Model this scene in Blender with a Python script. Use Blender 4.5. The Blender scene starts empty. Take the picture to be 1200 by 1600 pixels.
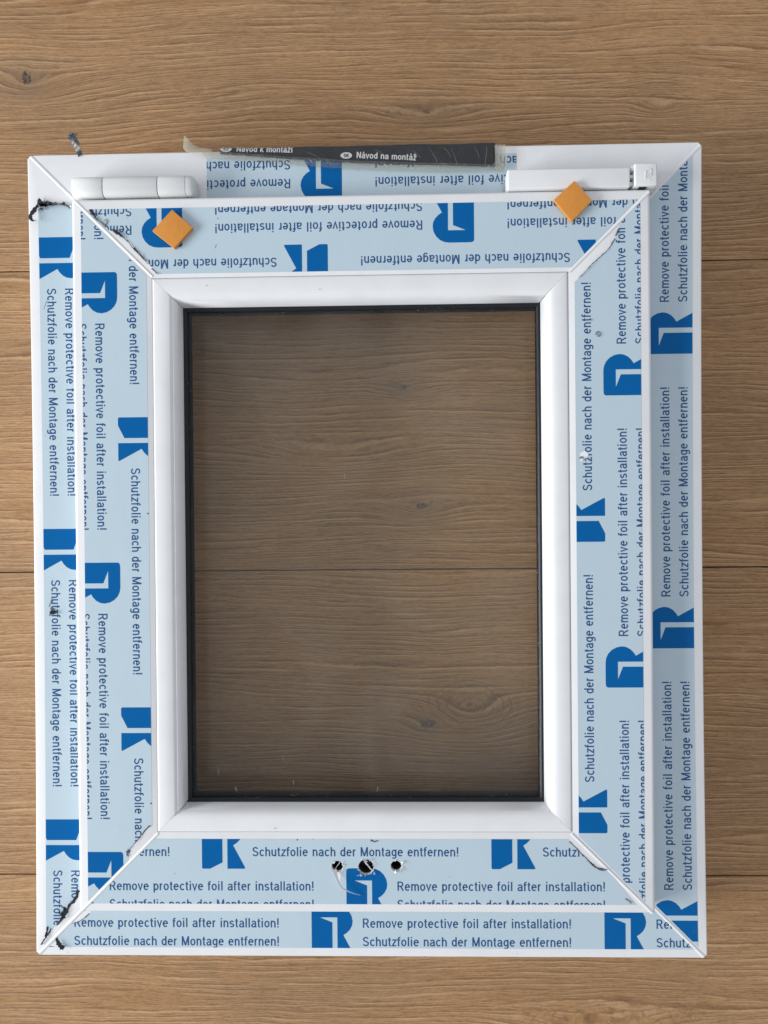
import bpy, bmesh, math, random
from mathutils import Vector, noise
from mathutils.geometry import tessellate_polygon
random.seed(7)
S = bpy.context.scene
COL = S.collection

# ------------------------------------------------------------------ camera
cd = bpy.data.cameras.new("camera")
cd.sensor_fit = 'HORIZONTAL'; cd.sensor_width = 36.0; cd.lens = 33.6
cd.clip_start = 0.01; cd.clip_end = 50
cam = bpy.data.objects.new("camera", cd); COL.objects.link(cam)
cam.location = (0.02603, 0.03352, 0.60137)
cam.rotation_euler = (-0.00514893, 0.02157223, -0.0090384)
S.camera = cam

# ------------------------------------------------------------------ light
w = bpy.data.worlds.new("World"); S.world = w; w.use_nodes = True
w.node_tree.nodes["Background"].inputs[0].default_value = (0.93, 0.97, 1.05, 1)
w.node_tree.nodes["Background"].inputs[1].default_value = 0.56

def area(name, loc, target, sx, sy, power, col):
    l = bpy.data.lights.new(name, 'AREA'); l.shape = 'RECTANGLE'; l.size = sx; l.size_y = sy
    l.energy = power; l.color = col
    o = bpy.data.objects.new(name, l); COL.objects.link(o); o.location = loc
    o.rotation_euler = (Vector(target) - Vector(loc)).to_track_quat('-Z', 'Y').to_euler()
    return o
area("window_light", (-2.9, -0.62, 1.14), (0, 0, 0.03), 2.0, .85, 132, (0.96, 0.985, 1.0))
S.view_settings.view_transform = 'Standard'; S.view_settings.look = 'None'
S.view_settings.exposure = 0.0; S.view_settings.gamma = 1.0

MMU = 0.001
# ------------------------------------------------------------------ materials
class NT:
    def __init__(s, name):
        s.m = bpy.data.materials.new(name); s.m.use_nodes = True; s.t = s.m.node_tree
        s.t.nodes.clear(); s.out = s.n('ShaderNodeOutputMaterial')
    def n(s, typ, **k):
        x = s.t.nodes.new(typ)
        for a, b in k.items(): setattr(x, a, b)
        return x
    def put(s, sock, v):
        if isinstance(v, bpy.types.NodeSocket): s.t.links.new(v, sock)
        elif v is not None: sock.default_value = v
    def math(s, op, a, b=None, c=None, clamp=False):
        x = s.n('ShaderNodeMath', operation=op, use_clamp=clamp)
        s.put(x.inputs[0], a); s.put(x.inputs[1], b); s.put(x.inputs[2], c)
        return x.outputs[0]
    def vmath(s, op, a, b):
        x = s.n('ShaderNodeVectorMath', operation=op); s.put(x.inputs[0], a); s.put(x.inputs[1], b)
        return x.outputs[0]
    def comb(s, x, y, z):
        c = s.n('ShaderNodeCombineXYZ'); s.put(c.inputs[0], x); s.put(c.inputs[1], y); s.put(c.inputs[2], z)
        return c.outputs[0]
    def noise(s, vec, scale, detail=3, rough=.5, dist=0):
        x = s.n('ShaderNodeTexNoise'); s.put(x.inputs['Vector'], vec); x.inputs['Scale'].default_value = scale
        x.inputs['Detail'].default_value = detail; x.inputs['Roughness'].default_value = rough
        x.inputs['Distortion'].default_value = dist
        return x.outputs['Fac']
    def ramp(s, fac, *st):
        x = s.n('ShaderNodeValToRGB'); e = x.color_ramp.elements
        while len(e) < len(st): e.new(.5)
        for k, (p, c) in enumerate(st):
            e[k].position = p; e[k].color = c if len(c) == 4 else (*c, 1)
        s.put(x.inputs[0], fac); return x.outputs[0]
    def smooth(s, v, a, b, lo=0.0, hi=1.0):
        x = s.n('ShaderNodeMapRange', interpolation_type='SMOOTHSTEP')
        s.put(x.inputs[0], v)
        for i, q in enumerate((a, b, lo, hi)): x.inputs[i + 1].default_value = q
        return x.outputs[0]
    def mix(s, f, a, b, mode='MIX'):
        x = s.n('ShaderNodeMix', data_type='RGBA', blend_type=mode)
        s.put(x.inputs[0], f)
        for i, v in ((6, a), (7, b)):
            s.put(x.inputs[i], v if isinstance(v, bpy.types.NodeSocket) else (*v, 1))
        return x.outputs[2]
    def bump(s, h, strength, dist):
        x = s.n('ShaderNodeBump'); x.inputs['Strength'].default_value = strength
        x.inputs['Distance'].default_value = dist; s.put(x.inputs['Height'], h); return x.outputs[0]
    def principled(s, col, rough, normal=None, spec=.5, **k):
        p = s.n('ShaderNodeBsdfPrincipled')
        s.put(p.inputs['Base Color'], col if isinstance(col, bpy.types.NodeSocket) else (*col, 1))
        s.put(p.inputs['Roughness'], rough); p.inputs['Specular IOR Level'].default_value = spec
        if normal: s.put(p.inputs['Normal'], normal)
        for a, b in k.items(): s.put(p.inputs[a.replace('_', ' ')], b)
        s.t.links.new(p.outputs[0], s.out.inputs[0]); return p
    def pos(s): return s.n('ShaderNodeNewGeometry').outputs['Position']

def plain(name, col, rough, var=.05, scale=60, spec=.5, bump=0.0, bscale=400):
    t = NT(name); P = t.pos()
    n = t.noise(P, scale, 4, .6)
    c = t.mix(n, tuple(x * (1 - var) for x in col), tuple(min(1, x * (1 + var)) for x in col))
    nm = t.bump(t.noise(P, bscale, 2), bump, .0004) if bump else None
    t.principled(c, rough, nm, spec); return t.m

def make_pvc(name, base):
    t = NT(name); P = t.pos()
    n = t.noise(P, 35, 5, .65)
    c = t.mix(t.smooth(n, .35, .75), base, tuple(x * .95 for x in base))
    sm = t.smooth(t.noise(t.vmath('MULTIPLY', P, (1, 1, 1)), 190, 3, .7), .70, .80)       # small grimy specks
    c = t.mix(t.math('MULTIPLY', sm, .35), c, (.33, .32, .31))
    nm = t.bump(t.noise(P, 900, 2), .05, .0002)
    t.principled(c, t.math('MULTIPLY_ADD', n, .15, .27), nm, .5); return t.m
PVC = make_pvc("white_pvc", (.80, .80, .80))
PVC_W = make_pvc("white_pvc_hinge", (.80, .795, .78))

t = NT("foil_blue"); P = t.pos()
n1 = t.noise(P, 22, 4, .6)
c = t.mix(n1, (.480, .592, .655), (.520, .624, .682))
c = t.mix(t.math('MULTIPLY', t.smooth(t.noise(P, 260, 3, .7), .69, .77), .3), c, (.25, .3, .36))
nm = t.bump(t.math('ADD', t.noise(P, 45, 3), t.math('MULTIPLY', t.noise(P, 500, 2), .08)), .26, .0008)
t.principled(c, t.math('MULTIPLY_ADD', n1, .14, .25), nm, .5)
FOIL = t.m
def make_ink(name, a, b, sp=.4):
    t = NT(name); P = t.pos()
    f = t.noise(P, 320, 3, .7)
    c = t.mix(f, a, b)
    nm = t.bump(t.noise(P, 45, 3), .18, .0008)
    t.principled(c, .3, nm, sp); return t.m
INK = make_ink("ink_letters", (.013, .074, .205), (.020, .090, .235))
EMB = make_ink("ink_emblem", (.0, .104, .325), (.0, .118, .36), .12)
RUB = plain("black_rubber", (.007, .008, .011), .42, .3, 200, .35, .2, 600)
SPC = plain("spacer_black", (.008, .008, .009), .55, .2, 300)
SHRED = plain("foil_torn", (.016, .019, .026), .35, .8, 500, .6)
SHREDL = plain("foil_torn_pale", (.15, .17, .19), .35, .5, 400, .6)
DARK = plain("dark_steel", (.05, .05, .052), .4, .4, 500, .5, .4, 900)
HOLE_SHADE = plain("hollow_shade", (.02, .02, .02), .7, .3, 300)  # shade of hollow places, put into the colour
SWARF = plain("swarf_white", (.80, .80, .79), .4, .05, 300)
DUST = plain("dust", (.62, .60, .55), .8, .2, 300)
SCUFF = plain("scuff", (.14, .14, .16), .6, .3, 300)

t = NT("shim_orange"); P = t.pos()
c = t.mix(t.noise(P, 180, 4, .7), (.62, .238, .036), (.72, .295, .055))
c = t.mix(t.math('MULTIPLY', t.smooth(t.noise(P, 420, 3, .7), .62, .75), .4), c, (.42, .16, .03))
t.principled(c, .55, t.bump(t.noise(P, 700, 3), .35, .0004), .35); SHIM = t.m

t = NT("leaflet_dark"); P = t.pos()
c = t.mix(t.noise(P, 90, 4, .6), (.016, .017, .022), (.028, .029, .036))
t.principled(c, .45, t.bump(t.noise(P, 120, 3), .2, .0006), .4); LEAF = t.m
LWHITE = plain("leaflet_white", (.62, .62, .62), .5, .05)

def clear(name, tint, glossy_mul, rough, diff=None, dmix=0.0, bump=0.0, f0=.05, dscale=210, dlim=(.45, .75)):
    """clear sheet: see-through, with a mirror part that rises at grazing angles"""
    t = NT(name); P = t.pos()
    nm = t.bump(t.noise(P, 130, 4, .6, 1.0), bump, .002) if bump else None
    tr = t.n('ShaderNodeBsdfTransparent'); tr.inputs[0].default_value = (*tint, 1)
    gl = t.n('ShaderNodeBsdfGlossy'); gl.inputs['Roughness'].default_value = rough
    lw = t.n('ShaderNodeLayerWeight'); lw.inputs[0].default_value = .5
    if nm: t.put(gl.inputs['Normal'], nm); t.put(lw.inputs['Normal'], nm)
    f = t.math('MULTIPLY_ADD', t.math('POWER', lw.outputs['Facing'], 4.0), glossy_mul, f0, clamp=True)
    base = tr.outputs[0]
    if diff:
        d = t.n('ShaderNodeBsdfDiffuse'); d.inputs[0].default_value = (*diff, 1)
        mx = t.n('ShaderNodeMixShader')
        wr = dmix if dmix > .3 else t.smooth(t.noise(t.vmath('MULTIPLY', P, (1, 1.0, 1)), dscale, 4, .7, 1.5), dlim[0], dlim[1], dmix * .5, min(1, dmix * 2.0))
        t.put(mx.inputs[0], wr); t.put(mx.inputs[1], base); t.put(mx.inputs[2], d.outputs[0]); base = mx.outputs[0]
    m2 = t.n('ShaderNodeMixShader'); t.put(m2.inputs[0], f); t.put(m2.inputs[1], base); t.put(m2.inputs[2], gl.outputs[0])
    t.t.links.new(m2.outputs[0], t.out.inputs[0]); return t.m
GLASS = clear("window_glass", (.99, .99, .975), .3, .01, (.55, .53, .50), .012, f0=.018, dscale=9, dlim=(.42, .72))
BAG = clear("clear_film", (.96, .955, .94), .4, .16, (.60, .59, .52), .015, .25, .015)
RIM = clear("clear_film_rim", (.93, .925, .89), .4, .14, (.70, .68, .60), .08, .3, .05)
BAGW = clear("clear_film_crease", (.9, .9, .88), .4, .15, (.74, .71, .60), .31, .15, .06)

# --- oak laminate
def make_wood():
    t = NT("oak_laminate"); P = t.pos()
    sp = t.n('ShaderNodeSeparateXYZ'); t.put(sp.inputs[0], P)
    X, Y = sp.outputs[0], sp.outputs[1]
    rnd = t.n('ShaderNodeObjectInfo').outputs['Random']
    off = t.math('MULTIPLY', rnd, 37.0)
    def nz(sx, sy, yy, z, det=2, ro=.5):
        return t.noise(t.comb(t.math('MULTIPLY', X, sx), t.math('MULTIPLY', yy, sy), t.math('ADD', off, z)), 1.0, det, ro)
    def centred(v, k): return t.math('MULTIPLY', t.math('SUBTRACT', v, .5), k)
    # slow wander of the grain, then a fine tremor of each line
    Yw = t.math('ADD', Y, t.math('ADD', centred(nz(3.5, 7.0, Y, 0), .022), centred(nz(20, 40, Y, 3), .0026)))
    # knots: x, y, half length, half height, core radius, darkness, core aspect, rings   (metres)
    knots = [(-.2862, .4002, .034, .017, .0058, 1.0, 1.7, 0), (.0524, .3645, .052, .013, .0018, .7, .5, .5), (.2429, .3668, .020, .009, .0018, .1, .6, .6),
             (.0301, .1355, .026, .011, .0026, .85, .8, .2), (.0446, .0356, .030, .013, .0030, .9, .45, .2),
             (.0840, -.1321, .042, .024, .0016, .5, .25, 1.0), (.0480, -.1471, .018, .009, .0042, .8, .4, .6), (.202, -.398, .085, .026, .001, 0, 1, .5),
             (-.03, .085, .08, .016, .001, 0, 1, 0)]
    core = halo = rings = None
    wob = centred(t.noise(P, 330, 3), 1.0); wob2 = centred(t.noise(P, 60, 3), 1.0)
    mx = lambda a, b: b if a is None else t.math('MAXIMUM', a, b)
    for kx, ky, a, b, r0, dark, asp, rg in knots:
        dx = t.math('SUBTRACT', X, kx); dy = t.math('SUBTRACT', Y, ky)
        ex = t.math('DIVIDE', dx, a); ey = t.math('DIVIDE', dy, b)
        r2 = t.math('ADD', t.math('MULTIPLY', ex, ex), t.math('MULTIPLY', ey, ey))
        g = t.math('EXPONENT', t.math('MULTIPLY', r2, -1.0))
        Yw = t.math('SUBTRACT', Yw, t.math('MULTIPLY', t.math('MULTIPLY', dy, g), .84))
        Yw = t.math('ADD', Yw, t.math('MULTIPLY', g, b * .42))
        if dark > 0:
            q2 = t.math('ADD', t.math('MULTIPLY', t.math('MULTIPLY', dx, dx), asp), t.math('MULTIPLY', dy, dy))
            rr = t.math('ADD', t.math('SQRT', q2), t.math('MULTIPLY', wob, r0 * 1.9))
            core = mx(core, t.smooth(rr, r0 * .7, r0 * 1.1, dark, 0.0)); halo = mx(halo, t.math('MULTIPLY', g, dark))
        if rg > 0:
            r = t.math('ADD', t.math('SQRT', r2), t.math('MULTIPLY', wob2, .45))
            sn = t.math('ABSOLUTE', t.math('SUBTRACT', t.math('FRACT', t.math('MULTIPLY', r, 5.5)), .5))
            ln = t.math('MULTIPLY', t.smooth(sn, .02, .12, 1.0, 0.0), t.smooth(r, .75, 1.25, rg, 0.0))
            rings = mx(rings, ln)
    trem = t.math('ADD', Yw, t.math('ADD', centred(nz(90, 200, Y, 7), .0010), centred(nz(300, 400, Y, 8), .0006)))
    def lines(F, amp, z):
        """growth lines: a sharp dark edge that fades out, with a pale ridge before the next one"""
        ph = centred(nz(2.2, 26.0, Yw, z, 2, .55), amp)
        f = t.math('FRACT', t.math('MULTIPLY_ADD', trem, F, ph))
        dark = t.math('MULTIPLY', t.smooth(f, 0, .05), t.smooth(f, .10, .42, 1.0, 0.0))
        light = t.math('MULTIPLY', t.smooth(f, .62, .86), t.smooth(f, .96, 1.0, 1.0, 0.0))
        return dark, light
    d1, l1 = lines(205.0, 7.0, 11.0)
    d2, l2 = lines(560.0, 14.0, 17.0)
    brk1 = t.smooth(nz(20, 190, Yw, 21), .36, .62); brk2 = t.smooth(nz(8, 22, Yw, 25), .30, .55); brk3 = t.smooth(nz(34, 600, Yw, 27), .34, .58)
    d1 = t.math('MULTIPLY', d1, brk1); l1 = t.math('MULTIPLY', l1, brk1)
    k2 = t.math('MULTIPLY', brk2, brk3); d2 = t.math('MULTIPLY', d2, k2); l2 = t.math('MULTIPLY', l2, k2)
    dk = t.math('MAXIMUM', d1, t.math('MULTIPLY', d2, .8)); lt = t.math('MAXIMUM', l1, t.math('MULTIPLY', l2, .8))
    if rings: dk = t.math('MAXIMUM', dk, t.math('MULTIPLY', rings, 1.0))
    band = nz(2.6, 60.0, Yw, 1.0, 3, .6)
    blot = nz(7, 14, Y, 2.0, 3, .55)
    pore = nz(70, 900, trem, 9.0, 3, .65)
    mott = nz(240, 900, Yw, 31.0, 3, .65)
    c = t.mix(t.smooth(band, .30, .70), WOOD[0], WOOD[1])
    c = t.mix(t.math('MULTIPLY', t.smooth(blot, .36, .66), .8), c, WOOD[2])
    c = t.mix(t.math('MULTIPLY', t.smooth(mott, .35, .7), .30), c, WOOD[3])
    po = t.smooth(pore, .50, .64)
    c = t.mix(t.math('MULTIPLY', po, .34), c, WOOD[3])
    c = t.mix(t.math('MULTIPLY', lt, .42), c, WOOD[4])
    c = t.mix(t.math('MULTIPLY', dk, .50), c, WOOD[3])
    c = t.mix(t.math('MULTIPLY', halo, .5), c, (.17, .125, .085))
    c = t.mix(t.math('MULTIPLY', core, .9), c, t.mix(t.smooth(t.noise(P, 500, 3), .4, .62), (.035, .028, .024), (.16, .115, .08)))
    hgt = t.math('SUBTRACT', t.math('MULTIPLY', lt, .5), t.math('ADD', dk, t.math('MULTIPLY', po, .25)))
    hgt = t.math('SUBTRACT', hgt, core)
    nm = t.bump(hgt, .5, .0004)
    t.principled(c, t.math('MULTIPLY_ADD', dk, .12, .48), nm, .22)
    return t.m
WOOD = [(.475, .272, .130), (.392, .214, .096), (.362, .214, .108), (.108, .055, .026), (.67, .44, .255)]
OAK = make_wood()
SUB = plain("joint_dark", (.05, .035, .022), .8)

# ------------------------------------------------------------------ mesh helpers (mm in, metres out)
class MB:
    def __init__(s): s.v = []; s.f = []
    def add(s, vs, fs):
        k = len(s.v); s.v += [tuple(p) for p in vs]; s.f += [tuple(i + k for i in q) for q in fs]
    def box(s, x0, x1, y0, y1, z0, z1):
        s.add([(x0, y0, z0), (x1, y0, z0), (x1, y1, z0), (x0, y1, z0), (x0, y0, z1), (x1, y0, z1), (x1, y1, z1), (x0, y1, z1)],
              [(0, 3, 2, 1), (4, 5, 6, 7), (0, 1, 5, 4), (1, 2, 6, 5), (2, 3, 7, 6), (3, 0, 4, 7)])
    def build(s, name, mat, parent=None, bevel=0, smooth=None, warp=True, weld=False):
        me = bpy.data.meshes.new(name)
        vs = [warp_pt(p) if warp else p for p in s.v]
        me.from_pydata([(x * MMU, y * MMU, z * MMU) for x, y, z in vs], [], s.f)
        if weld or bevel:
            bm = bmesh.new(); bm.from_mesh(me)
            if weld: bmesh.ops.remove_doubles(bm, verts=bm.verts, dist=2e-6)
            bmesh.ops.recalc_face_normals(bm, faces=bm.faces)
            if bevel:
                es = [e for e in bm.edges if len(e.link_faces) == 2 and e.calc_face_angle(0) > .6]
                bmesh.ops.bevel(bm, geom=es, offset=bevel * MMU, segments=3, profile=.6, affect='EDGES', clamp_overlap=True)
            bm.to_mesh(me); bm.free()
        me.materials.append(mat)
        if smooth is not None:
            for p in me.polygons: p.use_smooth = True
            me.set_sharp_from_angle(angle=math.radians(smooth))
        o = bpy.data.objects.new(name, me); COL.objects.link(o)
        if parent: o.parent = parent
        return o

def warp_pt(p):
    """the long plastic rails of the outer frame bow in by about a millimetre and a half"""
    x, y, z = p
    if 195 < abs(x) < 262 and abs(y) < 300:
        k = min(1, (abs(x) - 195) / 45)
        x -= math.copysign(1.6 * k * (1 - (y / 300) ** 2), x)
    return (x, y, z)

def thing(name, label, cat, group=None, loc=(0, 0, 0)):
    o = bpy.data.objects.new(name, None); COL.objects.link(o); o.empty_display_size = .02
    o.location = loc
    o['label'] = label; o['category'] = cat
    if group: o['group'] = group
    return o

FR = (-250.0, 250.0, -300.0, 300.0)          # frame L R B T
SA = (-210.7, 207.4, -259.5, 260.3)          # sash
GR = (-152.0, 148.2, -200.6, 202.0)          # groove where the glazing beads start
ZF, ZS = 70.0, 84.0

def side_pt(rect, side, u, a):
    """u = inward distance, a = 0..1 along the side between the mitres"""
    L, R, B, T = rect
    if side in 'BT':
        x = (L + u) + a * ((R - u) - (L + u)); y = B + u if side == 'B' else T - u
    else:
        y = (B + u) + a * ((T - u) - (B + u)); x = L + u if side == 'L' else R - u
    return x, y

def rail(mb, rect, side, prof, n=16, gap=.12):
    m = len(prof); k = len(mb.v)
    for i in range(n + 1):
        for (u, z) in prof:
            x, y = side_pt(rect, side, u, i / n)
            if side in 'BT': x += gap * (1 - 2 * i / n)
            else: y += gap * (1 - 2 * i / n)
            mb.v.append((x, y, z))
    for i in range(n):
        for j in range(m):
            a = k + i * m + j; b = k + i * m + (j + 1) % m
            mb.f.append((a, b, b + m, a + m))
    mb.f.append(tuple(k + j for j in range(m))); mb.f.append(tuple(k + n * m + j for j in reversed(range(m))))

def fix(o):
    bm = bmesh.new(); bm.from_mesh(o.data); bmesh.ops.recalc_face_normals(bm, faces=bm.faces)
    bm.to_mesh(o.data); bm.free()

# ------------------------------------------------------------------ 2-D clipping for the printed foil (mm)
def clip(poly, a, b):
    out = []; n = len(poly); ax, ay = a; ex, ey = b[0] - ax, b[1] - ay
    d = [ex * (p[1] - ay) - ey * (p[0] - ax) for p in poly]
    for i in range(n):
        j = (i + 1) % n; p, q = poly[i], poly[j]
        if d[i] >= 0: out.append(p)
        if (d[i] > 0 and d[j] < 0) or (d[i] < 0 and d[j] > 0):
            t_ = d[i] / (d[i] - d[j]); out.append((p[0] + t_ * (q[0] - p[0]), p[1] + t_ * (q[1] - p[1])))
    return out
def parea(p): return .5 * sum(p[i][0] * p[(i + 1) % len(p)][1] - p[(i + 1) % len(p)][0] * p[i][1] for i in range(len(p)))
def ccw(p): return list(p) if parea(p) > 0 else list(reversed(p))
def inter(poly, win):
    for i in range(len(win)):
        poly = clip(poly, win[i], win[(i + 1) % len(win)])
        if len(poly) < 3: return []
    return poly
def bbox(p): return min(q[0] for q in p), max(q[0] for q in p), min(q[1] for q in p), max(q[1] for q in p)
def over(a, b): return not (a[1] < b[0] or b[1] < a[0] or a[3] < b[2] or b[3] < a[2])
def subtract(polys, hole):
    hb = bbox(hole); out = []
    for p in polys:
        if not over(bbox(p), hb): out.append(p); continue
        rest = p
        for i in range(len(hole)):
            a, b = hole[i], hole[(i + 1) % len(hole)]
            o = clip(rest, b, a)
            if len(o) > 2 and abs(parea(o)) > 1e-5: out.append(o)
            rest = clip(rest, a, b)
            if len(rest) < 3 or abs(parea(rest)) < 1e-6: break
    return out
def tris(poly):
    r = tessellate_polygon([[Vector((x, y, 0)) for x, y in poly]])
    return [[poly[i] for i in q] for q in r]

# ------------------------------------------------------------------ letters, drawn as strokes (cap height 1)
def arc(cx, cy, rx, ry, a0, a1, n=8):
    return [(cx + rx * math.cos(math.radians(a0 + (a1 - a0) * i / n)), cy + ry * math.sin(math.radians(a0 + (a1 - a0) * i / n))) for i in range(n + 1)]
XH, BL, CT = .675, .06, .94
def gl():
    G = {}
    bowlL = arc(.25, .367, .185, .307, 0, 360, 14)
    G[' '] = (.27, [])
    G['o'] = (.50, [bowlL])
    G['e'] = (.50, [[(.07, .40), (.43, .40)] + arc(.25, .367, .185, .307, 8, 318, 13)])
    G['c'] = (.46, [arc(.25, .367, .185, .307, 42, 318, 12)])
    arch = lambda x, w_: [(x, .40)] + arc(x + w_ / 2, .46, w_ / 2, .215, 170, 10, 7) + [(x + w_, .44), (x + w_, 0)]
    G['n'] = (.49, [[(.08, 0), (.08, .735)], arch(.08, .33)])
    G['m'] = (.76, [[(.08, 0), (.08, .735)], arch(.08, .30), arch(.38, .30)])
    G['h'] = (.49, [[(.08, 0), (.08, 1)], arch(.08, .33)])
    G['u'] = (.49, [[(.41, 0), (.41, .735)], [(.08, .735), (.08, .29)] + arc(.245, .275, .165, .215, 190, 350, 7) + [(.41, .33)]])
    G['r'] = (.30, [[(.08, 0), (.08, .735)], [(.08, .40)] + arc(.24, .43, .16, .245, 170, 78, 6)])
    G['i'] = (.21, [[(.10, 0), (.10, .735)], [(.10, .865), (.10, 1)]])
    G['l'] = (.20, [[(.10, 0), (.10, 1)]])
    G['!'] = (.24, [[(.12, .27), (.12, 1)], [(.12, 0), (.12, .135)]])
    G['t'] = (.28, [[(.13, .93), (.13, .18)] + arc(.22, .165, .09, .11, 185, 275, 4) + [(.275, .06)], [(.01, .68), (.265, .68)]])
    G['f'] = (.27, [[(.11, 0), (.11, .82)] + arc(.21, .83, .10, .115, 175, 90, 4) + [(.285, .945)], [(.0, .68), (.265, .68)]])
    G['v'] = (.44, [[(.03, .735), (.22, .04), (.41, .735)]])
    G['z'] = (.43, [[(.04, .675), (.385, .675), (.05, .06), (.40, .06)]])
    G['k'] = (.45, [[(.08, 0), (.08, 1)], [(.39, .735), (.08, .31)], [(.19, .45), (.42, 0)]])
    G['p'] = (.50, [[(.08, -.26), (.08, .735)], arc(.255, .367, .175, .307, 180, -180, 14)])
    G['d'] = (.50, [[(.42, 0), (.42, 1)], arc(.245, .367, .175, .307, 0, 360, 14)])
    G['g'] = (.50, [[(.42, .735), (.42, -.02)] + arc(.25, -.03, .17, .17, 0, -150, 7), arc(.245, .38, .175, .295, 0, 360, 14)])
    G['a'] = (.49, [arc(.245, .50, .165, .175, 165, 20, 6) + [(.405, .47), (.405, .13), (.445, .0)],
                    [(.405, .43), (.24, .385)] + arc(.21, .215, .145, .16, 110, 290, 8) + [(.34, .11), (.405, .22)]])
    sc = arc(.225, .52, .155, .155, 25, 180, 6) + [(.09, .45), (.16, .395), (.30, .345), (.375, .275)] + arc(.225, .21, .16, .15, 15, -155, 7)
    G['s'] = (.45, [sc])
    G['R'] = (.62, [[(.09, 0), (.09, 1)], [(.09, .94), (.33, .94)] + arc(.34, .715, .17, .225, 85, -85, 8) + [(.33, .49), (.09, .49)], [(.33, .47), (.56, 0)]])
    Sc = arc(.29, .715, .205, .225, 20, 180, 8) + [(.105, .64), (.17, .56), (.30, .505), (.44, .44), (.50, .35)] + arc(.29, .27, .22, .21, 10, -165, 8)
    G['S'] = (.59, [Sc])
    G['M'] = (.74, [[(.09, 0), (.09, 1)], [(.65, 0), (.65, 1)], [(.10, .96), (.37, .03)], [(.64, .96), (.37, .03)]])
    G['N'] = (.62, [[(.09, 0), (.09, 1)], [(.53, 0), (.53, 1)], [(.10, .96), (.52, .04)]])
    G['K'] = (.58, [[(.09, 0), (.09, 1)], [(.53, 1), (.09, .40)], [(.24, .57), (.56, 0)]])
    G['C'] = (.62, [arc(.32, .5, .24, .44, 50, 310, 12)])
    G['Z'] = (.55, [[(.05, .94), (.49, .94), (.05, .06), (.51, .06)]])
    G['á'] = (.49, G['a'][1] + [[(.21, .84), (.31, 1.02)]])
    G['ž'] = (.43, G['z'][1] + [[(.10, 1.0), (.215, .86), (.33, 1.0)]])
    return G
GL = gl()
def stroke(path, wd):
    """quads along a polyline with mitred joins"""
    n = len(path); hw = wd / 2; L_ = []; closed = abs(path[0][0] - path[-1][0]) + abs(path[0][1] - path[-1][1]) < 1e-6
    for i in range(n):
        if closed and i in (0, n - 1): a, b, c_ = path[-2], path[0], path[1]
        else: a = path[max(0, i - 1)]; b = path[i]; c_ = path[min(n - 1, i + 1)]
        d1 = Vector((b[0] - a[0], b[1] - a[1])); d2 = Vector((c_[0] - b[0], c_[1] - b[1]))
        if d1.length < 1e-9: d1 = d2
        if d2.length < 1e-9: d2 = d1
        d1.normalize(); d2.normalize()
        n1 = Vector((-d1.y, d1.x)); n2 = Vector((-d2.y, d2.x)); m = (n1 + n2)
        if m.length < 1e-6: m = n1.copy()
        m.normalize(); k = hw / max(.38, m.dot(n1))
        L_.append(((b[0] + m.x * k, b[1] + m.y * k), (b[0] - m.x * k, b[1] - m.y * k)))
    return [[L_[i][1], L_[i + 1][1], L_[i + 1][0], L_[i][0]] for i in range(n - 1)]
def text_quads(txt, wd=.135, gap=.085):
    """list of (layer, quad); layers keep crossing strokes from lying in one plane"""
    out = []; x = 0
    for ch in txt:
        adv, st = GL[ch]
        for li, p in enumerate(st):
            for q in stroke([(a + x, b) for a, b in p], wd): out.append((li, q))
        x += adv + gap
    return out, x - gap
def text_fit(txt, length, cap, wd=.13):
    q, L_ = text_quads(txt, wd); k = length / L_
    return [(li, [(a * k, b * cap) for a, b in p]) for li, p in q]
LINE1 = text_fit("Remove protective foil after installation!", 325, 14.6)
LINE2 = text_fit("Schutzfolie nach der Montage entfernen!", 325, 14.6)
# emblem: an R whose counter is an open door leaf (x right, y down, 65 x 84 units)
R_OUT = [(13, 84), (2, 84), (.4, 83.2), (0, 81.5), (0, 4), (1.2, 1.3), (4, .2), (10, 0), (39, 0), (46, 1.0), (53, 4.2), (59, 10), (62.8, 17),
         (64.4, 25), (63.4, 32), (60, 38.5), (55, 43.5), (49.7, 47), (68.2, 81.8), (68.4, 83.3), (67, 84), (40.4, 84), (40.4, 19.2), (13, 19.2), (32.6, 27), (32.6, 74)]
R_TRI = tris(R_OUT)

PERIOD, HALF, ROW = 456.0, 228.0, 83.0
def print_on(windows, holes, O, d, k, z, parent, rows=(-2, -1, 0, 1, 2)):
    """lay the foil pattern over a set of convex windows"""
    dn = (d[1], -d[0])
    wb = [bbox(w_) for w_ in windows]
    allb = (min(b[0] for b in wb), max(b[1] for b in wb), min(b[2] for b in wb), max(b[3] for b in wb))
    let = MB(); embs = []
    def lay(mb, poly, zz):
        p = ccw([(O[0] + k * (s * d[0] + y * dn[0]), O[1] + k * (s * d[1] + y * dn[1])) for s, y in poly])
        b = bbox(p)
        if not over(b, allb): return
        got = []
        for w_, ob in zip(windows, wb):
            if over(b, ob):
                q = inter(p, w_)
                if len(q) > 2 and abs(parea(q)) > 1e-4: got.append(q)
        for h in holes: got = subtract(got, h)
        for q in got:
            mb.add([(x, y, zz) for x, y in q], [tuple(range(len(q)))])
    for r in rows:
        s0 = HALF if r % 2 else 0; y0 = r * ROW
        for rep in range(-3, 4):
            s = s0 + rep * PERIOD
            emb = MB(); embs.append(emb)
            for tri in R_TRI: lay(emb, [(a + s, b + y0) for a, b in tri], z + .05)
            for line, base in ((LINE1, 35.4), (LINE2, 64.2)):
                for li, q in line: lay(let, [(a + s + 80, y0 + base - b) for a, b in q], z + .05 + li * .012)
    if let.f:
        o = let.build("lettering", INK, parent); o['kind'] = 'stuff'
    for e in embs:
        if e.f: e.build("emblem", EMB, parent, weld=True)

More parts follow.
